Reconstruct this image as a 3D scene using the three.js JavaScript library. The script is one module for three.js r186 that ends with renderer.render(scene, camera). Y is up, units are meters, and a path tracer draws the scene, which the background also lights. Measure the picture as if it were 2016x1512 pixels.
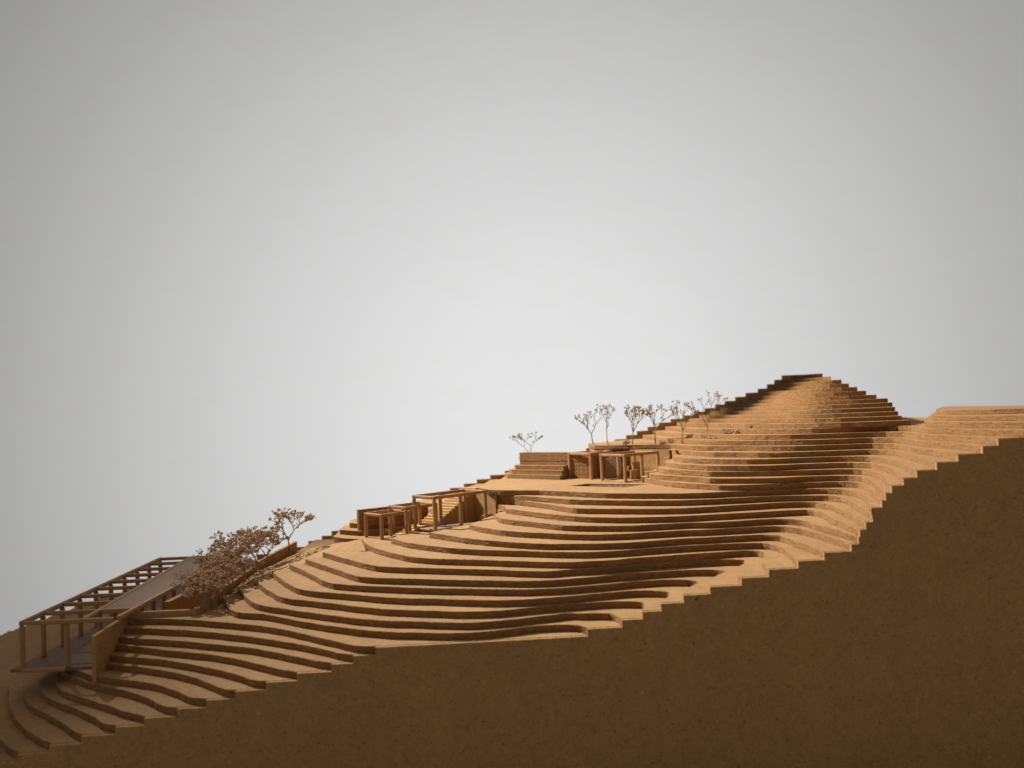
import * as THREE from 'three';
import { RoundedBoxGeometry } from 'three/addons/geometries/RoundedBoxGeometry.js';
import { mergeGeometries, toCreasedNormals } from 'three/addons/utils/BufferGeometryUtils.js';

// ---------------------------------------------------------------- camera, light, exposure
// Real size: the model is about half a metre wide, stacked from 3 mm brown board.
// Plan coordinates below are millimetres: x to the right, d = depth from the camera; levels count boards.
const T = 0.003, Y0 = 0.036;                       // board thickness, height of level 0 above the table
const scene = new THREE.Scene();
const camera = new THREE.PerspectiveCamera(2 * Math.atan(756 / 1700) * 180 / Math.PI, 4 / 3, 0.02, 20);
camera.position.set(0, 45 * T + Y0, 0);
camera.rotation.order = 'YXZ';
camera.rotation.set(Math.atan(54 / 1700), 0, -0.045);
camera.focus = 0.485;
camera.userData.fStop = 11;
scene.add(camera);
const renderer = new THREE.WebGLRenderer({ antialias: true });
renderer.toneMapping = THREE.LinearToneMapping;
renderer.toneMappingExposure = 1.0;
renderer.shadowMap.enabled = true;
scene.background = new THREE.Color().setRGB(0.205, 0.198, 0.186);   // dim even room light

const KEY = new THREE.Vector3(-0.60, 0.74, -0.93), KEY_AIM = new THREE.Vector3(0.27, 0.17, -0.46);
const keyLight = new THREE.SpotLight(new THREE.Color().setRGB(1, 0.97, 0.92), 8.0, 0, 0.472, 1, 2);
keyLight.position.copy(KEY); keyLight.target.position.copy(KEY_AIM);
keyLight.castShadow = true; keyLight.shadow.radius = 0.11; keyLight.shadow.mapSize.set(2048, 2048);
keyLight.shadow.camera.near = 0.05; keyLight.shadow.camera.far = 3;
scene.add(keyLight, keyLight.target);

const WASH = new THREE.Vector3(0.085, 0.095, -0.80), WALL_D = 3.8;
const washLight = new THREE.SpotLight(new THREE.Color().setRGB(0.985, 0.99, 1), 23, 0, 1.53, 1, 2);
washLight.position.copy(WASH); washLight.target.position.set(0.26, 0.24, -WALL_D);
washLight.castShadow = true; washLight.shadow.radius = 1.5;
scene.add(washLight, washLight.target);

// plan outline of each board: x, d pairs in millimetres; CURVE gives the hand-cut stretch of each outline
const LAYERS = {
 0: [[-340,698,-315,560,-285,450,-263.2,413,-245.8,387.2,-232.6,371.8,-222,361.7,300,377.3,300,722]], // 
 1: [[-330,698,-302,560,-268,430,-248,402,-229.7,380.5,-224.3,374.6,-218,367.9,-210.5,362,300,377.3,300,722]], // 
 2: [[-318,698,-292,540,-266.1,448.9,-254.8,429.5,-243.8,412.2,-232.6,396.5,-222.5,385.1,-213.7,376.4,-205.1,368,-197.5,362.4,300,377.3,300,722]], // 
 3: [[-295,698,-272,520,-251.7,437.3,-246.4,428.1,-239.6,417.5,-232,406.9,-224.5,399.2,-216.4,392.5,-207.3,384.4,-198.7,375.8,-190.6,367,-184.4,362.8,300,377.3,300,722]], // 
 4: [[-280,698,-262,520,-242,433.4,-235.1,423,-227.9,412.4,-220.3,403.3,-211.9,396.4,-203.2,390.2,-194,382.5,-184.1,373,-176.9,365.7,-170.4,363.2,300,377.3,300,722]], // 
 5: [[-266,698,-253,520,-232.5,431.8,-226.8,422,-219.8,411.3,-213,403.1,-204.6,396.4,-194.7,389.3,-183.8,381.7,-170.5,370.9,-158.6,363.6,300,377.3,300,722]], // 
 6: [[-256,698,-246,520,-229.2,429.8,-220.5,421.6,-207.3,408.9,-194.6,399.7,-179.9,391.1,-171.2,384.6,-161.7,375.7,-151.6,366.2,-145,364,300,377.3,300,722]], // 
 7: [[-248,698,-238,445,-222,424,-202.6,406.6,-187.1,399.2,-174.2,393.1,-162.8,386.6,-150.8,376.8,-139.8,366.3,-132.8,364.3,300,377.3,300,722]], // 
 8: [[-164,698,-164,444,-199,444,-199,414.6,-188.5,409.8,-175.4,403.5,-161.6,396.4,-150.5,388.6,-137.3,376.5,-126.6,366.6,-120.9,364.7,300,377.3,300,722]], // 
 9: [[-164,698,-164,444,-199,444,-199,417.8,-182.6,411.4,-163.8,402.8,-147,392.9,-133.1,382.8,-123.2,375.1,-114.8,367.8,-108.1,365.1,300,377.3,300,722]], // 
 10: [[-164,698,-164,444,-199,444,-199,424.7,-181.7,417,-162.7,408.1,-139.9,397,-125.3,387.6,-114.6,378.7,-103.3,369.9,-95.2,365.5,300,377.3,300,722]], // 
 11: [[-164,698,-164,444,-199,444,-199,428.2,-183.4,422,-165.3,415.1,-142.1,405,-125.1,396.2,-111.2,387.4,-98.1,377.7,-87.6,369.4,-80.7,365.9,300,377.3,300,722]], // 
 12: [[-164,698,-164,444,-199,444,-199,434,-187.1,431.1,-164.7,422.9,-144.1,414.1,-130,406.4,-116.3,397.8,-102.7,389.4,-89.6,379.4,-78.9,369.6,-71.6,366.2,300,377.3,300,722]], // 
 13: [[-164,698,-164,444,-199,444,-199,439,-188.2,438.4,-170.3,433.8,-148.3,424.2,-133.9,417.7,-122.3,411,-110.5,402.5,-98.9,393.1,-87.6,382.9,-77.4,373.7,-69.6,367.8,-62.2,366.5,300,377.3,300,722]], // 
 14: [[-150,698,-112,585,-104,560,-94,519,-84.2,488.4,-111.9,493.3,-121.4,491.2,-132,496.3,-140.7,491.8,-148.3,485.5,-156.1,479.7,-161.7,471.4,-156,457.4,-151.2,446.9,-146.2,437.3,-140.7,430.4,-134.4,426.9,-127.7,424,-118.7,417.9,-105.9,407.3,-90.1,395.1,-74.2,385.5,-57.7,377.2,-41.9,372.8,-27.4,370.3,-11.1,371.4,5.4,376.1,18,376.7,24.7,373.8,27.1,369.1,300,377.3,300,722]], // 
 15: [[-142,698,-112,585,-104,560,-94,519,-84.2,488.4,-111.9,493.3,-121.4,491.2,-132,496.3,-140.7,491.8,-148.3,485.5,-156.1,479.7,-150.7,467.6,-143.9,453.8,-137.2,441.2,-131.2,432,-124.6,426.2,-115.9,420.4,-102,410.3,-81.5,396.4,-61.1,386,-44.8,380.9,-34.8,377.7,-20.7,375.2,-5.8,376.8,10.1,381.5,20.1,384.5,25.9,382.9,33.6,382,38.8,378.7,41.8,369.6,300,377.3,300,722]], // 
 16: [[-133,698,-112,585,-104,560,-94,519,-84.2,488.4,-111.9,493.3,-121.4,491.2,-132,496.3,-140.7,491.8,-148.3,485.5,-142.7,473.2,-136.2,460.6,-129.3,448,-122.5,436.3,-116,429.2,-104.3,421.7,-83.6,407.9,-65.4,397,-55.1,392.2,-41.8,387.7,-25.4,383.1,-11,381.7,2.3,384.3,15.4,388,27.2,389,38.2,389.6,47.8,388.3,53.1,385.7,53.4,380,50.7,369.8,300,377.3,300,722]], // 
 17: [[-124,698,-112,585,-104,560,-94,519,-84.2,488.4,-111.9,493.3,-121.4,491.2,-132,496.3,-140.7,491.8,-136.6,481.6,-130,468.7,-122.8,455.2,-116,442.3,-109.2,433.5,-101.6,428,-94.5,423.8,-83.5,417.7,-68.6,408.9,-53.5,402.2,-41.5,398.6,-24,392.4,-3,388.1,14.7,389.5,27.6,392.1,38.9,394.7,50,395.9,59.9,394.3,65.3,390.1,64.7,382.1,61,374.9,58.8,370.1,300,377.3,300,722]], // 
 18: [[-115,698,-112,585,-104,560,-94,519,-84.2,488.4,-111.9,493.3,-121.4,491.2,-132,496.3,-127.5,486.7,-119.1,473.7,-109.6,457.3,-101.4,441.2,-95,432.4,-89.2,428.2,-80.6,423.1,-67,416.8,-49.9,410.4,-27.7,403.2,-10.2,397.9,5.6,395.1,16.9,394.8,27.8,396.1,42.2,399.5,55.5,402.3,68.6,402.3,77.6,399.3,80.4,394.4,75.7,386.1,70.7,377.3,68.5,370.4,300,377.3,300,722]], // 
 19: [[-106,698,-112,585,-104,560,-94,519,-84.2,488.4,-111.9,493.3,-121.4,491.2,-116.4,482.6,-108.4,471.3,-99.8,459,-95,451.1,-88.7,441.3,-82,432,-73.5,425.6,-59.8,419.7,-44.7,414.3,-32.4,410,-14.8,404.1,3.5,399,17.9,399,33.2,401.5,51.7,405.3,69.9,407.8,83.3,407.2,91.1,405,94,400.9,90.2,394.5,84.2,384.9,80,370.7,300,377.3,300,722]], // 
 20: [[-97,698,-112,585,-104,560,-94,519,-84.2,488.4,-111.9,493.3,-107.8,487.9,-98.7,474.5,-88.1,459.2,-78.5,446.4,-68.4,437.1,-54.8,430.8,-42.2,426,-33.1,422.6,-18.4,416.9,-1.5,409.2,12.3,404.8,21.1,405.9,36.2,407.6,52.5,410.3,67.4,413,79,414.9,87.5,415.3,97.8,414.6,105.8,411.2,103.8,403,98.3,394.4,95.2,383.7,93.6,371.1,300,377.3,300,722]], // 
 21: [[-88,698,-110,590,-116,560,-114,534,-105,524,-94,519,-90,505,-84.2,488.4,-76.9,475.5,-67.6,460.3,-58.1,447.4,-48,439.1,-35.1,432.4,-18.6,425.9,-1.3,418.3,13.6,411.8,23.4,408.6,32.7,408.9,42.7,409.2,53.7,411.9,67,413.5,81.7,416.4,96.4,417.9,106.7,418.9,113.5,416.8,115.5,409.8,111.5,398.7,107.7,386.6,105.4,371.5,300,377.3,300,722]], // 
 22: [[-79,698,-106,600,-113,560,-112,543,-100,533,-80,530,-70,541,-62,530,-66,515,-72.8,494.1,-65.5,481.3,-54.1,466.9,-37.8,450.5,-19.1,438.5,-1.1,429.8,14.2,423,24.2,419.2,34.4,416.6,47.4,416.7,61.3,419.4,75.2,421.6,88.1,422.2,100.1,422.5,111.2,422.3,118.8,419.1,121.8,410.6,122,398.9,120.5,385.7,118.2,371.9,300,377.3,300,722]], // 
 23: [[-70,698,-100,600,-109,565,-107,550,-97,542,-86,537,-70,552,-50,567,-25,558,-13,537,-38,506,-50.4,488.4,-44.1,480.3,-36,470.1,-26.4,458.8,-15.4,448.1,-3.8,438.7,9.8,430.6,24.1,425.4,37.8,422,51.5,421.3,65.5,423.3,78.8,425.3,90.5,425.9,105.3,426.9,119.3,426.7,125.8,422,127.5,411.4,128.7,397.1,129.5,382.7,129.6,372.2,300,377.3,300,722]], // 
 24: [[-54,698,-66,600,-50,567,-25,558,-13,537,-21,515,-27.7,493.1,-23.2,483.2,-15.2,470.2,-3.7,457.3,10.3,446.6,24.9,437.5,38.9,431.8,52.7,429.9,66.9,431,80.4,432.6,90.8,431.8,101.9,431.8,114.9,433.2,126.2,433.7,134.3,426,138.7,405.3,140.9,385.6,141.5,372.6,300,377.3,300,722]], // 
 25: [[-42,698,-60,600,-50,567,-25,558,-13,537,-10,525,-13.5,509.5,-11.3,497.3,-7.3,486.4,0.3,476.2,10.8,464.1,20.3,452.9,27.9,446,40.6,440.8,56.6,436.7,71.6,437,84.3,437.6,93.2,435.6,105.9,435.7,120.6,437.5,133.4,436.3,140.3,426.5,141.6,405.3,143.5,387,144.9,372.7,300,377.3,300,722]], // 
 26: [[-32,698,-55,600,-50,567,-25,558,-13,538,-8,525,-6.7,511.4,-3.8,505.9,4.3,494.6,15.2,477.9,26.3,463.9,38.1,454.1,51.5,446.7,65.5,442.8,79.5,441.5,93.3,441.5,107.6,442.3,122.4,443.6,136.5,444.7,147.1,444.4,150.7,433.8,147.8,409.7,146.2,388,145.5,372.7,300,377.3,300,722]], // 
 27: [[-21,698,-27,640,-41,592,-45,569,-25,558,-15,541,-2.9,528.5,8.2,513.1,17.1,498.4,25.2,481.4,30.7,471.8,42.5,464.6,56.7,457.6,70.8,452.3,84.1,449.7,95.9,449.6,110.1,451.3,125.4,453.4,140.5,454.6,152.7,451.2,156.8,437.4,154.4,413,151.7,391.6,148.3,372.8,300,377.3,300,722]], // 
 28: [[-8,698,-14,640,-29,588,-38,572,-25,558,-16,542,-3.9,530,8.5,515.5,19.9,501.7,30.4,489.5,44,479.2,58.6,470.9,72.8,464.3,86.1,459.4,98,458.3,112.1,458.8,127.1,459.1,141.7,458.1,154.7,454.8,162.8,448.3,164.6,438.3,161.6,419.4,156.9,397,151.3,372.9,300,377.3,300,722]], // 
 29: [[5,698,1,650,-7,606,-20,572,-27,562,-25,557,-17,538,-3.2,528.5,13.2,520.2,29.8,504.3,45.1,489,59.8,479.1,74.2,471.8,87.5,466,99.3,463.7,113.4,463.5,128.4,463.2,143.4,462.8,156.8,459.7,166.4,452.8,170.6,441.2,167.5,420.4,159.7,394.6,151,372.9,300,377.3,300,722]], // 
 30: [[18,700,4,662,-8,638,-6,624,30,590,35,595,38,606,48,640,72,606,92,582,84,565,78.2,547.1,82.7,525.8,90.8,500.4,101,482.7,107.6,474.3,111.7,468.5,125.3,464.9,140.1,463.8,155.8,463.1,170.4,459.7,176.8,453.8,175.7,438.4,166.7,406.5,155.8,373,300,377.3,300,722]], // 
 31: [[32,701,9,664,-5,636,-3,625,31.5,593.5,35.5,598,38.5,608,52,648,76,608,96,584,90,566,82.2,542.6,83.5,525.5,88,516.8,96.3,503,104.9,488.7,106.1,482.1,113.8,476.3,126.7,469.8,140.9,465.9,157,466,170,463,179,456,175.5,430,166,398,157.6,373.1,300,377.3,300,722]], // 
 32: [[45,701,14,666,-1,635,0,626,33,597,36,600.5,39,610,50,652,57,650,58,624,67,613,79,605.5,95,598,104,586,105,574,90.2,555.3,88.7,535.5,92.2,520.4,99.9,505.5,106.9,493.8,109.5,489.8,122.6,483.1,140.1,475.7,158,471.5,172,468.5,183,460.5,180.5,432,171,402,160.4,373.1,300,377.3,300,722]], // 
 33: [[58,702.6,57,662,58,624,67,613,79,605.5,95,598,104,586,105,574,95.8,557.4,94.6,536.9,99.3,518,106.3,503.4,110.2,495.4,123.4,485.5,140.6,476.8,159,476,174,474,187,465,185,432,177,404,165.7,373.3,300,377.3,300,722]], // 
 34: [[72,703.8,57,662,58,624,67,613,79,605.5,95,598,104,586,105,574,99.8,548.6,102.1,530.4,109.2,514.4,115.4,505.4,125.7,494.3,143.1,484.5,163,482,180,479,192,468,189,434,181,402,171.7,373.5,300,377.3,300,722]], // 
 35: [[86.5,704.9,57,662,58,624,67,613,79,605.5,95,598,104,586,105,574,108,562,114.4,534.6,119.1,520.9,130.1,511.1,145.8,493.5,164,487,181,484,197,479,202.5,465,195,430,188,400,180.5,373.7,300,377.3,300,722]], // 
 36: [[96.5,705.7,56,660,57,622,66,611,78,604,94,597,105,583,111,562,115,546,123,537,134,524,149,504,163,494,184,489.5,199,486,206,470,199,432,196,400,190,374,300,377.3,300,722]], // 
 37: [[104.5,706,108,600,120,560,135,530,149,515,163,502,173,497,185,494,202,490,210,476,204,436,205,408,201,374.4,300,377.3,300,722]], // 
 38: [[113.5,706.7,117,620,126,575,138,544,144,530,159,513,173,504.5,188,499,206,494,215,480,209,442,210.5,405,208,374.6,300,377.3,300,722]], // 
 39: [[123.5,707.5,125,640,135,592,154,541,174,511,190,503.5,208,498,220,484,213.5,448,215,418,216,400,222,375,300,377.3,300,722]], // 
 40: [[133.5,708.7,140.5,616.5,158.2,552,177.3,513.5,200.8,497.2,224.3,489,264,718.8], [300,570,274,570,238,500,221,466,217,451,218.5,425,229,388,300,386]], // 
 41: [[143.5,709.5,146.3,641,163.9,571.3,180.3,521.7,201.7,505.3,223,497,263.2,718.8], [300,575,281,575,244,505,228.5,474,224,460,228,431,237,400,300,398]], // 
 42: [[152.5,710.2,152.1,665.5,169.6,590.7,183.3,529.8,204.1,513.9,225,506,262.4,718.8], [300,590,293,590,251.5,515,238.5,488,237,470,244,442,254,429,300,426]], // 
 43: [[161.5,710.9,175.4,610,186.3,538,207,523,227.8,516,261.6,718.8]], // 
 44: [[170.5,711.6,180.3,626.7,191.5,552.7,211.5,536.3,231.6,528,260.8,718.8]], // 
 45: [[179.5,712.4,185.3,643.3,196.8,567.3,215.9,550.7,235,542,260,718.8]], // 
 46: [[187.5,713,190.3,660,202.1,582,218.9,567,235.7,560,259.2,718.8]], // 
 47: [[196.5,713.7,194.3,673.3,208.5,600,223.3,587,238.1,582,258.4,718.8]], // 
 48: [[207.5,714.6,198.3,686.7,215,618,227.2,605,239.5,600,257.6,718.8]], // 
 49: [[215.5,715.2,221.4,636,231.5,624,241.6,620,256.8,718.8]], // 
 50: [[218,715.4,229.6,659,237.8,648,246,645,256,718.8]], // 
 51: [[224,715.9,247.6,670,255.2,718.8]], // 
 52: [[233,716.6,252,700,254.4,718.8]], // 
};
const CURVE = {0:[2,6],1:[2,7],2:[2,9],3:[2,11],4:[2,11],5:[2,10],6:[2,10],7:[3,9],8:[3,10],9:[3,10],10:[3,10],11:[3,11],12:[3,12],13:[3,14],14:[11,29],15:[10,29],16:[9,29],17:[8,30],18:[7,29],19:[6,28],20:[5,28],21:[7,28],22:[9,28],23:[11,30],24:[6,23],25:[6,24],26:[6,23],27:[5,23],28:[5,23],29:[6,23],30:[11,24],31:[11,25],32:[15,28],33:[8,20],34:[8,19],35:[8,19],36:[7,18],37:[3,12],38:[3,12],39:[2,11],40:[1,5],41:[1,5],42:[1,5],43:[1,4],44:[1,4],45:[1,4],46:[1,4],47:[1,4],48:[1,4],49:[1,3],50:[1,3],51:[1,1],52:[1,1]};

// ---------------------------------------------------------------- helpers
let seed = 20240611;
const rnd = () => { seed |= 0; seed = seed + 0x6D2B79F5 | 0; let t = Math.imul(seed ^ seed >>> 15, 1 | seed); t = t + Math.imul(t ^ t >>> 7, 61 | t) ^ t; return ((t ^ t >>> 14) >>> 0) / 4294967296; };
const rr = (a, b) => a + (b - a) * rnd();
const lerp = (a, b, t) => a + (b - a) * t;
const interp = (x, xs, ys) => { if (x <= xs[0]) return ys[0]; for (let i = 1; i < xs.length; i++) if (x <= xs[i]) return lerp(ys[i - 1], ys[i], (x - xs[i - 1]) / (xs[i] - xs[i - 1])); return ys[ys.length - 1]; };
const HL = (n) => Y0 + T * (n - interp(n, [40, 43, 46, 49, 52], [0, 0.5, 0.9, 0.9, 0.5]));   // top of level n (upper boards pressed a little thinner)
const V = (x, d, n) => new THREE.Vector3(x / 1000, HL(n), -d / 1000);
const names = {};
function numbered(name) { const k = names[name] = (names[name] ?? -1) + 1; return k ? `${name}_${String(k).padStart(3, '0')}` : name; }
function shade(o) { o.castShadow = o.receiveShadow = true; return o; }
function thing(name, label, category, base, group) {
  const g = new THREE.Group(); g.name = numbered(name); g.position.copy(base); g.userData = { label, category };
  if (group) g.userData.group = group;
  scene.add(g); return g;
}
function part(name, geo, mat, parent) { const m = shade(new THREE.Mesh(geo, mat)); m.name = name; parent.add(m); return m; }
function setting(name, geo, mat) { const m = shade(new THREE.Mesh(geo, mat)); m.name = name; m.userData.kind = 'structure'; scene.add(m); return m; }
function single(name, geo, mat, label, category, at, group) { const m = shade(new THREE.Mesh(geo, mat)); m.name = numbered(name); m.userData = { label, category }; if (group) m.userData.group = group; if (at) m.position.copy(at); scene.add(m); return m; }
const rodCache = {};
// a squared stick with softened edges between two points (world), as a part of a group
function stick(name, a, b, w, h, mat, parent) {
  const len = a.distanceTo(b), key = [w, h, Math.round(len * 1e5)].join();
  const geo = rodCache[key] ??= stickGeo(w, h, len);
  const m = part(name, geo, mat, parent);
  const dir = b.clone().sub(a).normalize(), up = Math.abs(dir.y) > 0.9 ? new THREE.Vector3(0.72, 0, -0.69) : new THREE.Vector3(0, 1, 0);
  const zx = new THREE.Vector3().crossVectors(up, dir).normalize(), yy = new THREE.Vector3().crossVectors(dir, zx);
  m.quaternion.setFromRotationMatrix(new THREE.Matrix4().makeBasis(zx, yy, dir));
  m.position.copy(a).add(b).multiplyScalar(0.5).sub(parent.position);
  return m;
}
function stickGeo(w, h, len) {
  const g = new RoundedBoxGeometry(w, h, len, 2, Math.min(w, h) * 0.3), p = g.attributes.position, uv = g.attributes.uv, o = rnd() * 7;
  for (let i = 0; i < p.count; i++) uv.setXY(i, p.getZ(i) + o, p.getX(i) + p.getY(i) + o);
  return g;
}
// an upright board: plan polyline a-b (mm), bottom and top levels at each end, thickness mm
function board(x0, d0, x1, d1, b0, t0, b1, t1, th) {
  const nx = -(d1 - d0), nd = x1 - x0, l = Math.hypot(nx, nd), ox = nx / l * th, od = nd / l * th;
  const c = (x, d, n) => V(x, d, n);
  return prism([c(x0, d0, b0), c(x1, d1, b1), c(x1, d1, t1), c(x0, d0, t0)], [c(x0 + ox, d0 + od, b0), c(x1 + ox, d1 + od, b1), c(x1 + ox, d1 + od, t1), c(x0 + ox, d0 + od, t0)]);
}
// closed solid between two quads/polygons with matching corners; uv in metres
function prism(A, B) {
  const pos = [], uv = [];
  const quad = (a, b, c, d) => {
    const U = b.clone().sub(a), lu = U.length() || 1, o = a.x * 3 + a.z * 5;
    const W = d.clone().sub(a); const lv = W.length();
    for (const [p, u, v] of [[a, 0, 0], [b, lu, 0], [c, lu, lv], [a, 0, 0], [c, lu, lv], [d, 0, lv]]) { pos.push(p.x, p.y, p.z); uv.push(u + o, v + o); }
  };
  const n = A.length;
  if (n === 4) { quad(A[0], A[1], A[2], A[3]); quad(B[1], B[0], B[3], B[2]); }
  for (let i = 0; i < n; i++) { const j = (i + 1) % n; quad(A[j], A[i], B[i], B[j]); }
  const g = new THREE.BufferGeometry();
  g.setAttribute('position', new THREE.Float32BufferAttribute(pos, 3)); g.setAttribute('uv', new THREE.Float32BufferAttribute(uv, 2));
  g.computeVertexNormals(); return g;
}
function block(x, d, n0, n1, sx, sd, turn = 0) {     // small box on the plan, mm
  const y0 = HL(n0), y1 = HL(n1), g = new RoundedBoxGeometry(sx / 1000, y1 - y0, sd / 1000, 1, 0.00025);
  g.rotateY(turn); g.translate(x / 1000, (y0 + y1) / 2, -d / 1000); return g;
}

// ---------------------------------------------------------------- materials (board fibre computed once)
function noise2(w, h, cx, cy, sd) {                   // tiling value noise
  let s = sd; const r = () => { s = Math.imul(s ^ s >>> 15, 2246822519) + 3266489917 | 0; return ((s ^ s >>> 13) >>> 0) / 4294967296; };
  const g = Float32Array.from({ length: cx * cy }, r), o = new Float32Array(w * h);
  for (let y = 0; y < h; y++) { const fy = y / h * cy, y0 = Math.floor(fy), ty = fy - y0, wy = ty * ty * (3 - 2 * ty), r0 = (y0 % cy) * cx, r1 = ((y0 + 1) % cy) * cx;
    for (let x = 0; x < w; x++) { const fx = x / w * cx, x0 = Math.floor(fx), tx = fx - x0, wx = tx * tx * (3 - 2 * tx), a = x0 % cx, b = (x0 + 1) % cx;
      o[y * w + x] = (g[r0 + a] * (1 - wx) + g[r0 + b] * wx) * (1 - wy) + (g[r1 + a] * (1 - wx) + g[r1 + b] * wx) * wy; } }
  return o;
}
function layered(w, h, list) {                        // [[cx, cy, weight, seed] ...] summed, centred on 0
  const o = new Float32Array(w * h); for (const [cx, cy, k, s] of list) { const n = noise2(w, h, cx, cy, s); for (let i = 0; i < o.length; i++) o[i] += (n[i] - 0.5) * k; } return o;
}
function fibres(o, w, h, count, len, k, spread, widthPx = 0) {
  for (let i = 0; i < count; i++) {
    let x = rnd() * w, y = rnd() * h, a = (rnd() - 0.5) * spread; const L = len * rr(0.4, 1.3), v = k * rr(-1, 1);
    for (let t = 0; t < L; t++) { x += Math.cos(a); y += Math.sin(a); a += (rnd() - 0.5) * 0.12; for (let q = 0; q <= widthPx; q++) o[((Math.floor(y) + q + h * 4) % h) * w + (Math.floor(x) + w * 4) % w] += v; }
  }
}
function specks(o, w, h, count, r0, r1, k) {
  for (let i = 0; i < count; i++) {
    const cx = rnd() * w, cy = rnd() * h, r = rr(r0, r1), e = rr(0.6, 1.8), v = k * rr(0.4, 1);
    for (let y = -Math.ceil(r * 2); y <= r * 2; y++) for (let x = -Math.ceil(r * 2); x <= r * 2; x++) { const q = Math.hypot(x / e, y * Math.sqrt(e)) / r; if (q < 1) o[((Math.floor(cy) + y + h) % h) * w + (Math.floor(cx) + x + w) % w] += v * (1 - q * q); }
  }
}
const toS = (l) => l <= 0.0031308 ? l * 12.92 : 1.055 * Math.pow(l, 1 / 2.4) - 0.055;
function finish(t, rx, ry) { t.wrapS = t.wrapT = THREE.RepeatWrapping; t.magFilter = THREE.LinearFilter; t.minFilter = THREE.LinearMipmapLinearFilter; t.generateMipmaps = true; t.repeat.set(rx, ry); t.needsUpdate = true; return t; }
function colourMap(o, w, h, base, warm, mw, mh) {     // base linear colour times (1 + o)
  const px = new Uint8Array(w * h * 4);
  for (let i = 0; i < w * h; i++) { const k = Math.max(0.15, 1 + o[i]); for (let c = 0; c < 3; c++) px[i * 4 + c] = Math.max(0, Math.min(255, 255 * toS(base[c] * Math.pow(k, 1 + warm * c)))); px[i * 4 + 3] = 255; }
  const t = new THREE.DataTexture(px, w, h); t.colorSpace = THREE.SRGBColorSpace; return finish(t, 1 / mw, 1 / mh);
}
function bumpMap(o, w, h, mw, mh) {
  const px = new Uint8Array(w * h * 4); for (let i = 0; i < w * h; i++) { const v = Math.max(0, Math.min(255, 128 + 128 * o[i])); px[i * 4] = px[i * 4 + 1] = px[i * 4 + 2] = v; px[i * 4 + 3] = 255; }
  return finish(new THREE.DataTexture(px, w, h), 1 / mw, 1 / mh);
}
const BOARD = [0.385, 0.206, 0.073];
const S = 1024;
const faceN = layered(S, S, [[5, 5, 0.12, 11], [23, 19, 0.14, 12], [90, 80, 0.18, 13], [260, 260, 0.26, 14], [512, 512, 0.16, 15]]);
fibres(faceN, S, S, 9000, 16, 0.10, 6.3); specks(faceN, S, S, 420, 1.2, 3.2, -0.28); specks(faceN, S, S, 260, 1, 2.2, 0.165);
const faceB = layered(S, S, [[60, 60, 0.25, 21], [180, 180, 0.5, 22], [512, 512, 0.6, 23]]); fibres(faceB, S, S, 7000, 14, 0.3, 6.3);
const faceMat = new THREE.MeshStandardMaterial({ map: colourMap(faceN, S, S, BOARD, 0.12, 0.13, 0.13), bumpMap: bumpMap(faceB, S, S, 0.13, 0.13), bumpScale: 0.00012, roughness: 0.93 });
const EW = 1024, EH = 512;
const edgeN = layered(EW, EH, [[6, 3, 0.10, 31], [24, 50, 0.18, 32], [40, 130, 0.32, 33], [160, 256, 0.24, 34]]);
fibres(edgeN, EW, EH, 4200, 26, 0.2, 0.4, 2); specks(edgeN, EW, EH, 320, 2, 6, -0.4); specks(edgeN, EW, EH, 300, 1.5, 4, 0.4);
const edgeB = layered(EW, EH, [[26, 22, 0.6, 41], [60, 110, 0.9, 42], [180, 250, 0.6, 43]]); fibres(edgeB, EW, EH, 4000, 26, 0.35, 0.4, 1); specks(edgeB, EW, EH, 240, 3, 8, -0.6); specks(edgeB, EW, EH, 160, 2, 6, 0.5);
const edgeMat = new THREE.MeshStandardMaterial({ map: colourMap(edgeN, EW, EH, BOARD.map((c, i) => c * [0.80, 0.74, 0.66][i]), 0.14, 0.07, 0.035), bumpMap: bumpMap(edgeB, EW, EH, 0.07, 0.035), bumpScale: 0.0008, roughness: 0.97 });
const panN = layered(S, S, [[4, 4, 0.05, 51], [17, 15, 0.07, 52], [80, 60, 0.16, 53], [300, 280, 0.34, 54]]);
fibres(panN, S, S, 5000, 14, 0.09, 6.3); specks(panN, S, S, 1300, 1.3, 4.2, -0.5); specks(panN, S, S, 260, 1, 2.4, 0.2); specks(panN, S, S, 30, 2, 4, 0.5);
const panelMat = new THREE.MeshStandardMaterial({ map: colourMap(panN, S, S, [0.43, 0.226, 0.075], 0.1, 0.16, 0.16), bumpMap: faceMat.bumpMap, bumpScale: 0.00008, roughness: 0.9 });
const woodN = layered(512, 512, [[3, 40, 0.2, 61], [10, 160, 0.25, 62], [120, 250, 0.12, 63]]); fibres(woodN, 512, 512, 1200, 40, 0.1, 0.2);
const stickMat = new THREE.MeshStandardMaterial({ map: colourMap(woodN, 512, 512, [0.41, 0.215, 0.085], 0.1, 0.03, 0.01), bumpMap: faceMat.bumpMap, bumpScale: 0.00006, roughness: 0.85 });
const cardMat = new THREE.MeshStandardMaterial({ map: colourMap(layered(512, 512, [[6, 6, 0.08, 71], [60, 60, 0.06, 72], [256, 256, 0.06, 73]]), 512, 512, [0.22, 0.128, 0.074], 0.05, 0.1, 0.1), roughness: 0.8 });
const stepMat = new THREE.MeshStandardMaterial({ map: colourMap(woodN, 512, 512, [0.52, 0.31, 0.11], 0.08, 0.02, 0.01), roughness: 0.85 });
const twigMat = new THREE.MeshStandardMaterial({ color: new THREE.Color().setRGB(0.42, 0.27, 0.15), roughness: 0.9 });
const podMat = new THREE.MeshStandardMaterial({ color: new THREE.Color().setRGB(0.52, 0.33, 0.19), roughness: 0.95 });
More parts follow.
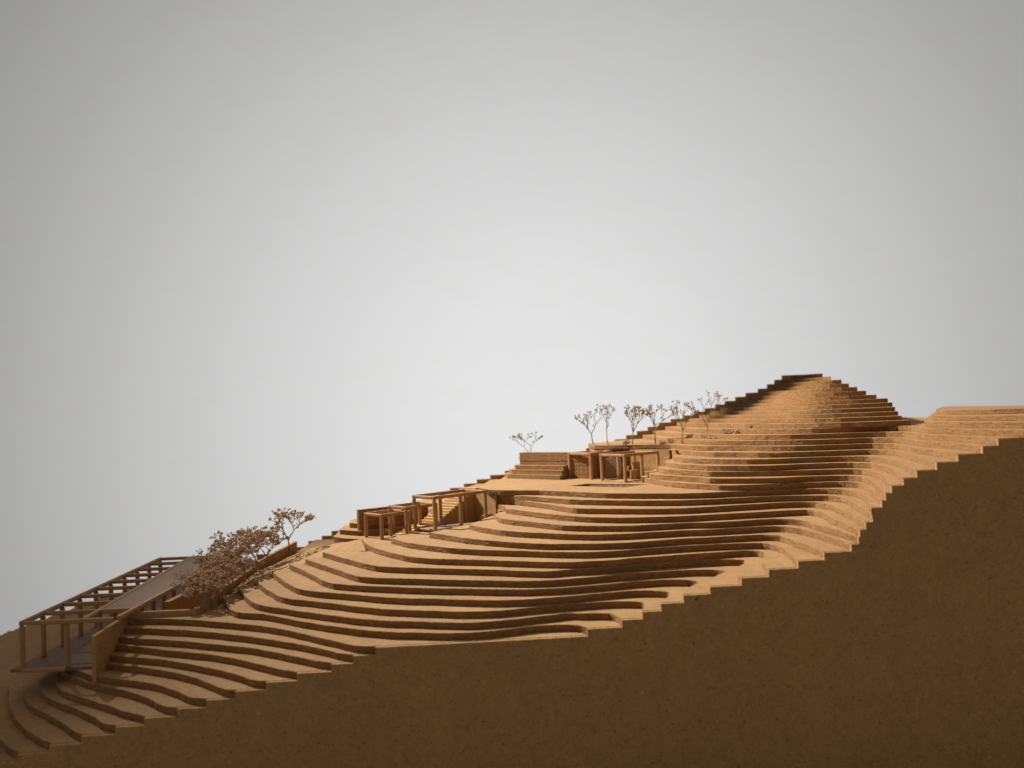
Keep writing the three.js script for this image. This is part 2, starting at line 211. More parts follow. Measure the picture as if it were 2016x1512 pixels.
const dryTwigMat = new THREE.MeshStandardMaterial({ color: new THREE.Color().setRGB(0.33, 0.23, 0.12), roughness: 0.9 });
const dryPodMat = new THREE.MeshStandardMaterial({ color: new THREE.Color().setRGB(0.40, 0.27, 0.14), roughness: 0.95 });

// ---------------------------------------------------------------- setting: paper-white wall, table
const wallN = layered(512, 512, [[3, 3, 0.012, 81], [9, 9, 0.012, 82], [200, 200, 0.012, 83]]);
const wallGeo = new THREE.BoxGeometry(16, 9, 0.1); wallGeo.translate(0, 0.9, -WALL_D - 0.05);
setting('backdrop_wall', wallGeo, new THREE.MeshStandardMaterial({ map: colourMap(wallN, 512, 512, [0.785, 0.79, 0.79], 0, 1, 1), roughness: 0.95 }));
const tableGeo = new RoundedBoxGeometry(1.2, 0.03, 0.46, 2, 0.004); tableGeo.translate(-0.02, -0.0152, -0.495);
setting('table_top', tableGeo, new THREE.MeshStandardMaterial({ color: new THREE.Color().setRGB(0.30, 0.28, 0.26), roughness: 0.6 }));

// ---------------------------------------------------------------- terrain model: every board a part
const terrain = thing('terrain_model', 'stepped brown board hillside model with smooth shaded front panel', 'terrain model', new THREE.Vector3(0, 0, 0));
const DP = (x) => 360 + (x + 211) * 0.03;            // front of the side panel
const DBACK = (x) => 700 + Math.max(x, 0) * 0.08;    // front of the back panel
function outline(n, flat, first) {
  let pts = []; for (let i = 0; i < flat.length; i += 2) pts.push(new THREE.Vector2(flat[i], flat[i + 1]));
  if (first && CURVE[n]) {
    const [a, b] = CURVE[n], mid = pts.slice(a, b + 1).map((p) => new THREE.Vector3(p.x, p.y, 0));
    if (mid.length > 2) {
      const c = new THREE.CatmullRomCurve3(mid, false, 'centripetal'), L = c.getLength(), m = Math.max(6, Math.round(L / 0.9)), out = [], ph = rnd() * 40;
      for (let i = 0; i <= m; i++) {
        const p = c.getPointAt(i / m), t = c.getTangentAt(i / m), e = Math.min(1, i / 4, (m - i) / 4);
        const k = e * (0.24 * Math.sin(i * 0.12 + ph) + 0.12 * Math.sin(i * 0.3 + ph * 2.1) + rr(-0.05, 0.05) + (rnd() < 0.02 ? rr(-0.2, 0.12) : 0));
        out.push(new THREE.Vector2(p.x - t.y * k, Math.max(p.y + t.x * k, DP(p.x) + 2.0)));
      }
      pts = [...pts.slice(0, a), ...out, ...pts.slice(b + 1)];
      edges.push([n, out]);
    }
  }
  return pts;
}
const edges = [];
const hash3 = (x, y, z) => { let h = Math.imul(x | 0, 374761393) ^ Math.imul(y | 0, 668265263) ^ Math.imul(z | 0, 2147483647 - 1013); h = Math.imul(h ^ h >>> 13, 1274126177); return ((h ^ h >>> 16) >>> 0) / 4294967296; };
let layerSalt = 0;
function roughen(g, bv, t, amp) {                            // torn fibres: the cut face wanders a little between its upper and lower edge
  const p = g.attributes.position; layerSalt++;
  const f = (x, y, s) => { const X = Math.floor(x), Y = Math.floor(y), a = x - X, b = y - Y; return lerp(lerp(hash3(X, Y, s), hash3(X + 1, Y, s), a), lerp(hash3(X, Y + 1, s), hash3(X + 1, Y + 1, s), a), b) - 0.5; };
  for (let i = 0; i < p.count; i++) {
    const z = p.getZ(i); if (z < 0.0002 || z > t - 2 * bv - 0.0002) continue;
    const lv = Math.round(z / (t - 2 * bv) * 3) + layerSalt * 8, x = p.getX(i) * 1000, y = p.getY(i) * 1000;
    p.setXY(i, (x + amp * (0.26 * f(x / 2.2, y / 2.2, lv) + 0.2 * f(x / 0.7, y / 0.7, lv + 400))) / 1000, (y + amp * (0.26 * f(x / 2.2 + 9, y / 2.2, lv + 800) + 0.2 * f(x / 0.7, y / 0.7 + 5, lv + 1200))) / 1000);
  }
}
function layerGeo(pts, y0, y1, hole) {
  const sh = new THREE.Shape(pts.map((p) => new THREE.Vector2(p.x / 1000, p.y / 1000)));
  if (hole) sh.holes.push(new THREE.Path(hole.map(([x, d]) => new THREE.Vector2(x / 1000, d / 1000))));
  const bv = 0.00022; let g = new THREE.ExtrudeGeometry(sh, { depth: y1 - y0 - bv * 2, bevelEnabled: true, bevelThickness: bv, bevelSize: bv, bevelOffset: -bv, bevelSegments: 1, steps: 3 });
  roughen(g, bv, y1 - y0, y0 > HL(36) ? 0.45 : 1);
  g.translate(0, 0, bv); g.rotateX(-Math.PI / 2); g.translate(0, y0, 0);
  g = toCreasedNormals(g, 0.7);
  const uv = g.attributes.uv, p = g.attributes.position, nn = g.attributes.normal, ou = rnd() * 3, ov = rnd() * 3;
  for (let i = 0; i < uv.count; i++) {
    if (Math.abs(nn.getY(i)) > 0.9) uv.setXY(i, p.getX(i) + ou, p.getZ(i) + ov);
    else uv.setXY(i, (Math.abs(nn.getX(i)) > Math.abs(nn.getZ(i)) ? p.getZ(i) : p.getX(i)) + ou, p.getY(i) + ov);
  }
  return g;
}
const POOL = [[33, 541], [46, 551], [80, 528], [64, 515]];
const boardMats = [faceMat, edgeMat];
for (let k = -11; k <= -1; k++) {                     // low boards, mostly hidden behind the side panel
  const s = -k, pts = [[-340 - 9.4 * s, 698], [-318 - 9 * s, 560], [-288 - 8 * s, 450], [-240 - 7 * s, 385], [-222 - 7 * s, DP(-222 - 7 * s) + 2], [300, DP(300) + 2], [300, 722]];
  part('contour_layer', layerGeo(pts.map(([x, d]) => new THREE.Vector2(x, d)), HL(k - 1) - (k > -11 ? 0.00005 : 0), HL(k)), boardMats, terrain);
}
for (const key of Object.keys(LAYERS).map(Number).sort((a, b) => a - b)) {
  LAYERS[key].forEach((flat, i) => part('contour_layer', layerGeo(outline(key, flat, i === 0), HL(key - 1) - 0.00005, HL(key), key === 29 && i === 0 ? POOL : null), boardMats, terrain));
}
// side panel: one smooth board whose top is cut in steps where each layer meets it
{
  const stepsX = []; for (let n = 0; n <= 38; n++) { const [, b] = CURVE[n]; stepsX.push([n, LAYERS[n][0][b * 2]]); }
  const up = []; let prev = -420; up.push([prev, 0]);
  let lev = -1; const low = []; for (let k = 9; k >= 1; k--) low.push([-k, -222 - 7 * k + 0.0]);
  const all = [...low, ...stepsX];
  let y = HL(-10); const poly = [[-430, 0.0004], [300, 0.0004]];
  const top = [];
  let cur = HL(-10), x0 = -430;
  for (const [n, x] of all) { if (x <= x0) x0 = x - 0.5; top.push([x, cur], [x, HL(n)]); cur = HL(n); x0 = x; }
  top.push([231, cur], [231, HL(39)], [262, HL(39)], [262, HL(40)], [300, HL(40)]);
  top.unshift([-430, HL(-10)]);
  const sh = new THREE.Shape([...poly.map(([x, yy]) => new THREE.Vector2(x / 1000, yy)), ...top.reverse().map(([x, yy]) => new THREE.Vector2(x / 1000, yy - 0.00012))]);
  const g = new THREE.ExtrudeGeometry(sh, { depth: 0.0016, bevelEnabled: true, bevelThickness: 0.0002, bevelSize: 0.0002, bevelOffset: -0.0002, bevelSegments: 1 });
  // shape plane x-y, extruded towards the camera; lean along the panel line
  const p = g.attributes.position, uv = g.attributes.uv;
  for (let i = 0; i < p.count; i++) { uv.setXY(i, p.getX(i), p.getY(i)); const x = p.getX(i); p.setZ(i, -(DP(x * 1000) + 1.8) / 1000 + p.getZ(i)); }
  g.computeVertexNormals();
  part('side_panel', g, panelMat, terrain);
}
// back panel: a thinner board, its top cut in steps one board above the ground in front of it
{
  const st = [[-470, -9], [-415, -8], [-397, -6], [-378, -4], [-360, -2], [-340, 0], [-315, 2], [-290, 4], [-265, 6], [-240, 8], [-212, 9.5], [-190, 11], [-170, 12.5], [-159, 13.7], [-151, 14.9], [-137, 16.4], [-125, 17.5], [-114, 18.6], [-103, 19.7], [-92, 20.8], [-80, 22], [-70, 23], [-62, 24], [-54, 25], [-42.6, 26], [-32, 27], [-21, 28], [-9, 29], [5, 30], [18, 31], [32, 32], [45, 33], [58, 34], [72, 35], [82, 36], [91.5, 37], [100.5, 38], [109.5, 39], [119, 40], [129, 41], [139.5, 42], [148.5, 43], [158, 44], [167, 45], [175.5, 46], [184.5, 47], [193.5, 48], [204, 49], [212, 50], [218.5, 51], [225, 52]];
  const top = []; let cur = HL(-10);
  for (const [x, n] of st) { const yy = (n === Math.round(n) ? HL(n) : Y0 + T * n) + 0.0003; top.push([x, cur], [x, yy]); cur = yy; }
  top.push([259.5, cur], [259.5, HL(30)], [302, HL(30)]);
  const sh = new THREE.Shape([[-480, 0.0004], [302, 0.0004], ...top.reverse(), [-480, HL(-10)]].map(([x, yy]) => new THREE.Vector2(x / 1000, yy)));
  const g = new THREE.ExtrudeGeometry(sh, { depth: 0.002, bevelEnabled: false });
  const p = g.attributes.position, uv = g.attributes.uv;
  for (let i = 0; i < p.count; i++) { uv.setXY(i, p.getX(i) + 0.4, p.getY(i)); p.setZ(i, -(DBACK(p.getX(i) * 1000) + 2.4) / 1000 + p.getZ(i)); }
  g.computeVertexNormals();
  part('back_panel', g, panelMat, terrain);
}
// ramp beside the trees: an inclined board surface climbing from level 13 to level 21
{
  const right = [[-164, 440, 13.04], [-162.3, 471, 13.1], [-156.3, 480, 14.1], [-148.3, 485.3, 15.1], [-141.2, 492.2, 16.1], [-132.2, 496.2, 17.1], [-121.5, 493.5, 18.1], [-111, 494, 19.1], [-98, 491.5, 19.75], [-86.5, 490, 20.1]];
  const left = [[-165.5, 440, 13.04], [-164.5, 471, 13.1], [-164, 492, 14.0], [-161, 512, 15.0], [-156, 530, 16.0], [-147, 545, 17.1], [-134, 545, 18.1], [-122, 536, 19.1], [-108, 527, 20.1], [-94.5, 519.5, 20.98]];
  const pos = [], uv = [], P3 = (q, y) => [q[0] / 1000, y ?? Y0 + T * q[2], -q[1] / 1000];
  const tri = (a, b, c) => { for (const v of [a, b, c]) { pos.push(...v); uv.push(v[0] + v[1], v[2] + v[1]); } };
  const yb = HL(8);
  for (let i = 0; i + 1 < right.length; i++) {
    const a = P3(right[i]), b = P3(right[i + 1]), c = P3(left[i + 1]), d = P3(left[i]);
    tri(a, b, c); tri(a, c, d);
    const A = P3(right[i], yb), B = P3(right[i + 1], yb), Cc = P3(left[i + 1], yb), D = P3(left[i], yb);
    tri(A, B, b); tri(A, b, a); tri(Cc, D, d); tri(Cc, d, c);
  }
  const e = right.length - 1; tri(P3(right[e], yb), P3(left[e], yb), P3(left[e])); tri(P3(right[e], yb), P3(left[e]), P3(right[e]));
  tri(P3(left[0], yb), P3(right[0], yb), P3(right[0])); tri(P3(left[0], yb), P3(right[0]), P3(left[0]));
  const g = new THREE.BufferGeometry(); g.setAttribute('position', new THREE.Float32BufferAttribute(pos, 3)); g.setAttribute('uv', new THREE.Float32BufferAttribute(uv, 2)); g.computeVertexNormals();
  part('ramp', g, faceMat, terrain);
}
// pool set into the upper terrace: glossy resin with pale flecks
{
  const sh = new THREE.Shape(POOL.map(([x, d]) => new THREE.Vector2(x / 1000, d / 1000)));
  const g = new THREE.ShapeGeometry(sh); g.rotateX(-Math.PI / 2); g.translate(0, HL(29) - 0.0011, 0);
  const gl = layered(256, 256, [[20, 20, 0.2, 91], [80, 80, 0.3, 92]]);
  part('pool_water', g, new THREE.MeshPhysicalMaterial({ color: new THREE.Color().setRGB(0.30, 0.19, 0.10), roughness: 0.08, clearcoat: 1, clearcoatRoughness: 0.03, bumpMap: bumpMap(gl, 256, 256, 0.012, 0.012), bumpScale: 0.0008 }), terrain);
}

{
  const n = 46, im = new THREE.InstancedMesh(new THREE.IcosahedronGeometry(0.00022, 0), new THREE.MeshStandardMaterial({ color: new THREE.Color().setRGB(0.85, 0.80, 0.70), roughness: 0.3 }), n), m = new THREE.Matrix4();
  for (let i = 0; i < n; i++) { const u = Math.pow(rnd(), 0.7), v = rnd(); m.makeTranslation((lerp(46, 80, u) - 12 * v * 0.9) / 1000, HL(29) - 0.0010 + rr(0, 0.0004), -(lerp(550, 529, u) - 9 * v) / 1000); im.setMatrixAt(i, m.scale(new THREE.Vector3(rr(0.5, 1.5), rr(0.4, 1), rr(0.5, 1.5)))); }
  im.name = 'pool_flecks'; im.userData.kind = 'stuff'; shade(im); terrain.add(im);
}

// ---------------------------------------------------------------- retaining walls
function wall(name, label, geo, mat = [panelMat]) { const c = new THREE.Vector3(); geo.computeBoundingBox(); geo.boundingBox.getCenter(c); c.y = geo.boundingBox.min.y; geo.translate(-c.x, -c.y, -c.z); return single(name, geo, mat[0], label, 'wall', c); }
wall('fin_wall', 'upright fin wall closing off the lowest steps beside the long pergola', board(-200.5, 404, -201, 442, 5.98, 13.2, 7.0, 13.75, -2.0));
wall('retaining_wall', 'low wall with flat coping along the top of the lowest step flight', board(-200, 440.8, -167, 440.8, 12.97, 13.95, 12.97, 13.95, 2.4));
{
  const g = mergeGeometries([board(-167, 440, -164.5, 503, 8, 14.0, 8, 15.5, -2.4), board(-164.5, 503, -160, 521, 8, 15.5, 8, 16.5, -2.4)]);
  wall('retaining_wall', 'sloping wall running back behind the clustered trees', g);
}
wall('retaining_wall', 'short upper wall end beyond the clustered trees', board(-158.5, 522, -142, 548, 10, 17.3, 10, 19.8, -2.6));
wall('partition_wall', 'stub wall standing in the sunken court beside the roof sheet', board(-187, 462, -181, 520, 7.02, 14.1, 7.02, 14.4, 3.0));

// ---------------------------------------------------------------- long pergola at the lower left
{
  const g = thing('long_pergola', 'long low pergola with stick frame and grey-brown roof sheet at lower left', 'pergola', V(-220, 420, 7.5));
  const RT = 15.0, w = 0.0023, n = 9, roofY = (k) => k;
  const PL = (x, d, l) => new THREE.Vector3(x / 1000, Y0 + T * l, -d / 1000);
  const floor = board(-246, 417, -202.6, 417, 6.98, 7.42, 6.98, 7.42, 188); floor.translate(-g.position.x, -g.position.y, -g.position.z); part('floor_slab', floor, cardMat, g);
  const xL = (d) => -240.5 - (d - 418) * 0.045, xC = (d) => -213 - (d - 440) * 0.09, xR = (d) => -195 - (d - 418) * 0.015;
  const beamY = RT - 0.35;
  stick('beam', PL(xL(417), 417, beamY), PL(xL(602), 602, beamY), w, w, stickMat, g);
  stick('beam', PL(xC(419), 419.5, beamY), PL(xC(600), 600, beamY), w, w * 0.95, stickMat, g);
  stick('beam', PL(xR(419), 419.5, beamY), PL(xR(600), 600, beamY), w, w * 0.95, stickMat, g);
  for (let i = 0; i <= n; i++) {
    const d = 418 + i * 20.3;
    stick('cross_beam', PL(xL(d) + 1.2, d, beamY - 0.02), PL((i === 0 || i === n ? xR(d) : xC(d)) - 1.2, d, beamY - 0.02), w * 0.9, w * 0.9, stickMat, g);
    stick('post', PL(xL(d), d, 7.42), PL(xL(d), d, beamY - 0.4), w * 1.02, w * 1.02, stickMat, g);
    const xc = i === 0 ? -219 : xC(d);
    stick('post', PL(xc, d, 7.42), PL(xc, d, beamY - 0.4), w * 1.02, w * 1.02, stickMat, g);
  }
  stick('beam', PL(xC(438), 437.5, beamY), PL(xR(438), 437.5, beamY), w, w, stickMat, g);
  const a = [PL(xC(438) + 1.3, 438.8, 14.5), PL(xR(438) - 1.3, 438.8, 14.5), PL(xR(601) - 1.3, 599.5, 14.5), PL(xC(601) + 1.3, 599.5, 14.5)], b = a.map((q) => q.clone().add(new THREE.Vector3(0, 0.0011, 0)));
  const sheet = prism(a, b); sheet.translate(-g.position.x, -g.position.y, -g.position.z); part('roof_sheet', sheet, cardMat, g);
  stick('sill', PL(xL(417), 416.8, 7.2), PL(-219, 416.8, 7.2), w * 0.9, w * 0.8, stickMat, g);
}

// ---------------------------------------------------------------- small stick pergolas
function pergola(label, corner, u, lu, nu, lv, floorL, roofL, w, opt = {}) {
  const [cx, cd] = corner, ux = u[0], ud = u[1], vx = -ud, vd = ux;      // v is u turned to the left
  const g = thing('stick_pergola', label, 'pergola', V(cx, cd, floorL), 'stick pergolas on the terraces');
  const P = (s, t, l) => new THREE.Vector3((cx + ux * s + vx * t) / 1000, Y0 + T * l, -(cd + ud * s + vd * t) / 1000);
  const by = roofL - w / T * 0.5 * 1;
  for (const t of [0, lv]) for (let i = 0; i <= nu; i++) {
    if (opt.skip && opt.skip(i, t)) continue;
    const lean = rr(-0.25, 0.25);
    stick('post', P(lu * i / nu + lean, t, floorL - (opt.sink ?? 0)), P(lu * i / nu, t, by - w / T * 0.45), w, w, stickMat, g);
  }
  for (const t of [0, lv]) stick('beam', P(-w * 500, t, by), P(lu + w * 500, t, by), w, w, stickMat, g);
  for (let i = 0; i <= nu; i++) if (i === 0 || i === nu || opt.cross) stick('cross_beam', P(lu * i / nu, w * 500, by - 0.01), P(lu * i / nu, lv - w * 500, by - 0.01), w * 0.94, w * 0.94, stickMat, g);
  if (opt.sill) for (const t of [0, lv]) stick('sill', P(w * 500, t, floorL + 0.1), P(lu - w * 500, t, floorL + 0.1), w * 0.7, w * 0.5, stickMat, g);
  if (opt.sill) stick('sill', P(0, w * 500, floorL + 0.1), P(0, lv - w * 500, floorL + 0.1), w * 0.7, w * 0.5, stickMat, g);
  if (opt.floor) { const f = prism([P(0, 0, floorL - 0.4), P(lu, 0, floorL - 0.4), P(lu, lv, floorL - 0.4), P(0, lv, floorL - 0.4)], [P(0, 0, floorL), P(lu, 0, floorL), P(lu, lv, floorL), P(0, lv, floorL)]); f.translate(-g.position.x, -g.position.y, -g.position.z); part('floor_slab', f, cardMat, g); }
  return { g, P };
}
const UA = [0.74, 0.672];
pergola('middle terrace pergola nearest the camera, in front of the dark wall', [-48.5, 506], UA, 39, 2, 20, 22.45, 29.2, 0.0020, { sill: true, floor: true });
pergola('middle terrace pergola between its two neighbours, left of the stair', [-66, 513], UA, 22, 1, 17, 22.0, 27.2, 0.0019, { sink: 1 });
pergola('lowest and leftmost of the middle terrace pergolas', [-80.5, 511.5], UA, 20, 1, 17, 21.0, 26.0, 0.0019);
const UD = [0.78, 0.626];
pergola('upper terrace pergola nearest the pool', [69, 547], UD, 31, 2, 21, 29.0, 35.0, 0.0019, { sill: true });
pergola('upper terrace pergola behind, against the long layered wall', [50.5, 582], UD, 20, 1, 21, 29.0, 35.0, 0.0019, { cross: true });

// stair between the middle pergolas and the plaza: each step a board
{
  const A = [-59.7, 520.8], s0 = 13, n = 15, run = 2.45, wide = 17, L0 = 22.3, L1 = 29;
  const g = thing('stair', 'pale wooden stair climbing behind the middle pergolas to the plaza', 'stair', V(A[0] + UA[0] * s0, A[1] + UA[1] * s0, 22));
  const P = (s, t, l) => new THREE.Vector3((A[0] + UA[0] * s - UA[1] * (t + 2)) / 1000, Y0 + T * l, -(A[1] + UA[1] * s + UA[0] * (t + 2)) / 1000);
  const solid = (sA, sB, tA, tB, l0, l1) => { const f = prism([P(sA, tA, l0), P(sB, tA, l0), P(sB, tB, l0), P(sA, tB, l0)], [P(sA, tA, l1), P(sB, tA, l1), P(sB, tB, l1), P(sA, tB, l1)]); f.translate(-g.position.x, -g.position.y, -g.position.z); return f; };
  for (let i = 0; i < n; i++) { const l = lerp(L0, L1, (i + 1) / n); part('step', solid(s0 + i * run, s0 + (i + 1) * run + 0.5, 0.6, wide, l - 0.4, l), stepMat, g); }
  const a = [P(s0, 0, 20.5), P(s0 + n * run, 0, 20.5), P(s0 + n * run, 0, L1 - 0.3), P(s0, 0, L0 - 0.35)], b = a.map((q) => q.clone().add(new THREE.Vector3(-UA[1] * 0.0006, 0, -UA[0] * 0.0006)));
  for (const f of [prism(a, b)]) { f.translate(-g.position.x, -g.position.y, -g.position.z); part('stringer', f, panelMat, g); }
  for (let i = 0; i < 5; i++) part('step', solid(s0 - 18 + i * 3.2, s0 + 2, 2 + i * 0.5, wide + 4, 20.9 + i * 0.28, 21.2 + i * 0.28), stepMat, g);
}
wall('retaining_wall', 'dark smooth wall behind the middle pergola, under the plaza edge', board(-28.5, 554.5, -13.5, 536, 22.3, 27.95, 22.3, 27.95, 1.5));
wall('retaining_wall', 'rough wall behind the lowest middle pergola, its end against the sky', board(-98, 534, -58, 562, 20.9, 26.2, 20.9, 26.2, 2.6), [edgeMat]);
// long wall of the upper terrace: stacked courses
{
  const g = thing('layered_wall', 'long wall of stacked board courses at the left of the upper terrace', 'wall', V(2, 628, 31));
  for (let k = 1; k < 4; k++) { const f = board(3 + rr(-0.3, 0.3), 628, 52, 585.5 + rr(-0.2, 0.2), 31 + k, 32 + k - 0.03, 31 + k, 32 + k - 0.03, 5); f.translate(-g.position.x, -g.position.y, -g.position.z); part('course', f, edgeMat, g); }
  for (let k = 0; k < 3; k++) { const f = board(37.5, 598.2, 52 + rr(-0.2, 0.2), 585.6, 29 + k, 30 + k - 0.03, 29 + k, 30 + k - 0.03, 4.9); f.translate(-g.position.x, -g.position.y, -g.position.z); part('course', f, edgeMat, g); }
  const f = board(52, 587.5, 68, 609, 29, 35, 29, 35, 4); f.translate(-g.position.x, -g.position.y, -g.position.z); part('return_wall', f, edgeMat, g);
}
wall('retaining_wall', 'shaded wall closing the upper pergola bay next to the curved steps', board(80, 602, 103, 579, 29, 34.9, 29, 34.9, 3));
wall('partition_wall', 'narrow dark partition standing inside the upper pergolas', board(60, 583, 70, 576, 29, 33.6, 29, 33.6, 1.6), [cardMat]);
{
  const c = V(80, 572, 29), geo = mergeGeometries([block(80, 572, 29, 31.0, 9, 5, 0.68), block(80.4, 574.5, 31.0, 32.6, 8.6, 1.6, 0.68)]); geo.translate(-c.x, -c.y, -c.z);
  single('block_bench', geo, stickMat, 'small block bench with a back under the upper pergola', 'bench', c);
}

// ---------------------------------------------------------------- dried-sprig trees
function sprig(h, spread, levels, opt) {               // returns { wood, pods } merged geometries, base at the origin
  const wood = [], pods = [];
  const tube = (a, b, ra, rb) => {
    const dir = b.clone().sub(a), len = dir.length(), g = new THREE.CylinderGeometry(rb, ra, len, 5, 1, true);
    g.translate(0, len / 2, 0); g.applyQuaternion(new THREE.Quaternion().setFromUnitVectors(new THREE.Vector3(0, 1, 0), dir.normalize())); g.translate(a.x, a.y, a.z); wood.push(g);
  };
  const pod = (p, s) => {
    const g = new THREE.IcosahedronGeometry(s, 0), q = g.attributes.position;
    for (let i = 0; i < q.count; i++) { const k = 0.7 + 0.6 * Math.abs(Math.sin(q.getX(i) * 9e3 + q.getY(i) * 7e3 + p.x * 5e3)); q.setXYZ(i, q.getX(i) * k, q.getY(i) * k, q.getZ(i) * k); }
    g.computeVertexNormals(); g.translate(p.x, p.y, p.z); pods.push(g.index ? g.toNonIndexed() : g);
    const m = Math.floor(rr(1, 4)); for (let i = 0; i < m; i++) { const t = new THREE.Vector3(rr(-1, 1), rr(-0.3, 1), rr(-1, 1)).normalize().multiplyScalar(s * rr(1.8, 3.2)).add(p); const c = new THREE.ConeGeometry(s * 0.3, s * 2.2, 3, 1, true); c.applyQuaternion(new THREE.Quaternion().setFromUnitVectors(new THREE.Vector3(0, 1, 0), t.clone().sub(p).normalize())); c.translate((p.x + t.x) / 2, (p.y + t.y) / 2, (p.z + t.z) / 2); pods.push(c.toNonIndexed()); }
  };
  const grow = (p, dir, len, r, lev) => {
    let a = p.clone(), d = dir.clone(); const seg = 3;
    for (let i = 0; i < seg; i++) { const b = a.clone().addScaledVector(d, len / seg); tube(a, b, r * (1 - i * 0.12), r * (1 - (i + 1) * 0.12)); a = b; d.add(new THREE.Vector3(rr(-1, 1), rr(-0.3, 0.5), rr(-1, 1)).multiplyScalar(0.16)).normalize(); if (lev < levels && i < seg - 1 && rnd() < opt.side) twig(a, d, len * 0.4, r * 0.5); }
    if (lev <= 0) { pod(a, opt.pod * rr(0.6, 1.25)); if (rnd() < opt.more) pod(a.clone().add(new THREE.Vector3(rr(-1, 1), rr(-1, 1), rr(-1, 1)).multiplyScalar(opt.pod * 2.2)), opt.pod * rr(0.5, 1)); return; }
    const n = rnd() < opt.three ? 3 : 2, az = rnd() * 6.28;
    for (let k = 0; k < n; k++) {
      const ang = az + k * 6.283 / n + rr(-0.5, 0.5), side = new THREE.Vector3(Math.cos(ang), 0, Math.sin(ang));
      const nd = d.clone().multiplyScalar(1).addScaledVector(side, spread * rr(0.6, 1.3)).normalize();
      grow(a, nd, len * rr(0.6, 0.85), r * 0.74, lev - 1);
    }
  };
  const twig = (p, d, len, r) => { const e = p.clone().addScaledVector(d.clone().add(new THREE.Vector3(rr(-1, 1), rr(-0.2, 0.8), rr(-1, 1))).normalize(), len * rr(0.6, 1.2)); tube(p, e, r, r * 0.7); pod(e, opt.pod * rr(0.5, 1.1)); };
  grow(new THREE.Vector3(0, -0.0006, 0), new THREE.Vector3(opt.lean?.[0] ?? rr(-0.1, 0.1), 1, opt.lean?.[1] ?? rr(-0.1, 0.1)).normalize(), h * opt.trunk, opt.r, levels);
  const W = mergeGeometries(wood.map((g) => g.toNonIndexed())), Q = mergeGeometries(pods);
  W.computeBoundingBox(); Q.computeBoundingBox(); const top = Math.max(W.boundingBox.max.y, Q.boundingBox.max.y), k = h / top;
  W.scale(k, k, k); Q.scale(k, k, k);
  return { W, Q };
}
function tree(name, label, at, h, spread, levels, opt, mats, group) {
  const g = thing(name, label, 'tree', at, group), { W, Q } = sprig(h, spread, levels, opt);
  g.rotation.y = opt.turn ?? rnd() * 6.28;
  part('trunk', W, mats[0], g); part('crown', Q, mats[1], g); return g;
}
const R3 = (x, d, l) => new THREE.Vector3(x / 1000, Y0 + T * l, -d / 1000);
const CLUSTER = [
  [-163, 450, 13.05, 18, 'first of the clustered trees, nearest the long pergola'],
  [-161.6, 459, 13.08, 19, 'second of the clustered trees counted from the long pergola'],
  [-161.9, 470, 13.2, 20, 'third of the clustered trees counted from the long pergola'],
  [-160, 484, 13.9, 22, 'middle one of the clustered brown trees beside the sloping wall'],
  [-157.5, 499, 14.7, 24, 'fifth of the clustered trees, where the sloping wall bends'],
  [-153.5, 513, 15.5, 28, 'tallest brown tree in the cluster, near the wall end'],
  [-169, 503, 9, 34, 'clustered tree rising from behind the sloping wall'],
  [-170, 482, 8, 31, 'clustered tree rising out of the sunken court beside the stub wall'],
  [-164.5, 463, 13.1, 20, 'clustered tree pressed against the lower end of the sloping wall'],
  [-163, 490, 14.2, 24, 'clustered tree hard against the sloping wall in mid row'],
  [-174, 497, 8, 32, 'clustered tree against the far side of the stub wall'],
  [-151.5, 527, 15.9, 24, 'last of the clustered trees along the short upper wall'],
  [-166.5, 520, 12, 36, 'clustered tree behind the tall one, showing against the wall beyond'],
];
CLUSTER.forEach(([x, d, l, h, lab], i) => tree('dried_sprig_tree', lab, R3(x, d, l), h / 1000, l < 10 ? 0.75 : 0.88, 5, { pod: 0.00029, r: 0.0003, trunk: l < 10 ? 0.5 : 0.2, side: 0.75, more: 0.7, three: 0.72, lean: [rr(-0.4, -0.1), rr(-0.1, 0.1)], turn: 0 }, [twigMat, podMat], 'dried sprig trees beside the sloping wall'));
tree('dried_sprig_tree', 'separate feathery tree at the upper end of the clustered row', R3(-143, 541, 17.2), 0.031, 0.7, 5, { pod: 0.0004, r: 0.00042, trunk: 0.26, side: 0.55, more: 0.6, three: 0.5 }, [dryTwigMat, podMat], 'dried sprig trees beside the sloping wall');
const ROW = [
  [57.8, 634, 36, 27.5, [-0.25, 0], 'leftmost tree of the upper row, its crown arching left'],
  [67, 622, 36, 30, [-0.12, 0], 'second tree from the left in the upper row'],
  [83, 610, 36, 28.5, [-0.05, 0], 'third tree from the left in the upper row, forked low'],
  [98.5, 606, 36, 28, [0.0, 0], 'fourth tree from the left in the upper row'],
  [112.5, 583, 36, 30, [0.0, 0.05], 'wide forked tree, fifth in the upper row'],
  [130, 580, 36, 36, [-0.03, 0], 'rightmost and tallest tree of the upper row, against the slope'],
];
ROW.forEach(([x, d, l, h, lean, lab]) => tree('bare_sprig_tree', lab, R3(x, d, l), h / 1000, rr(0.42, 0.66), 4, { pod: 0.00042, r: 0.00038, trunk: rr(0.22, 0.34), side: rr(0.3, 0.6), more: 0.35, three: 0.2, lean, turn: 0 }, [dryTwigMat, dryPodMat], 'sprig trees in a row on the upper terrace'));
tree('bare_sprig_tree', 'small dark tree showing above the left end of the layered wall', R3(13, 632, 31), 0.027, 0.75, 4, { pod: 0.0006, r: 0.00042, trunk: 0.42, side: 0.2, more: 0.3, three: 0.3 }, [dryTwigMat, dryPodMat]);
function shrub(label, at, h, mats) { tree('dried_shrub', label, at, h, 0.9, 4, { pod: 0.0003, r: 0.0002, trunk: 0.2, side: 0.5, more: 0.6, three: 0.6 }, mats, 'small dried shrubs').userData.category = 'shrub'; }
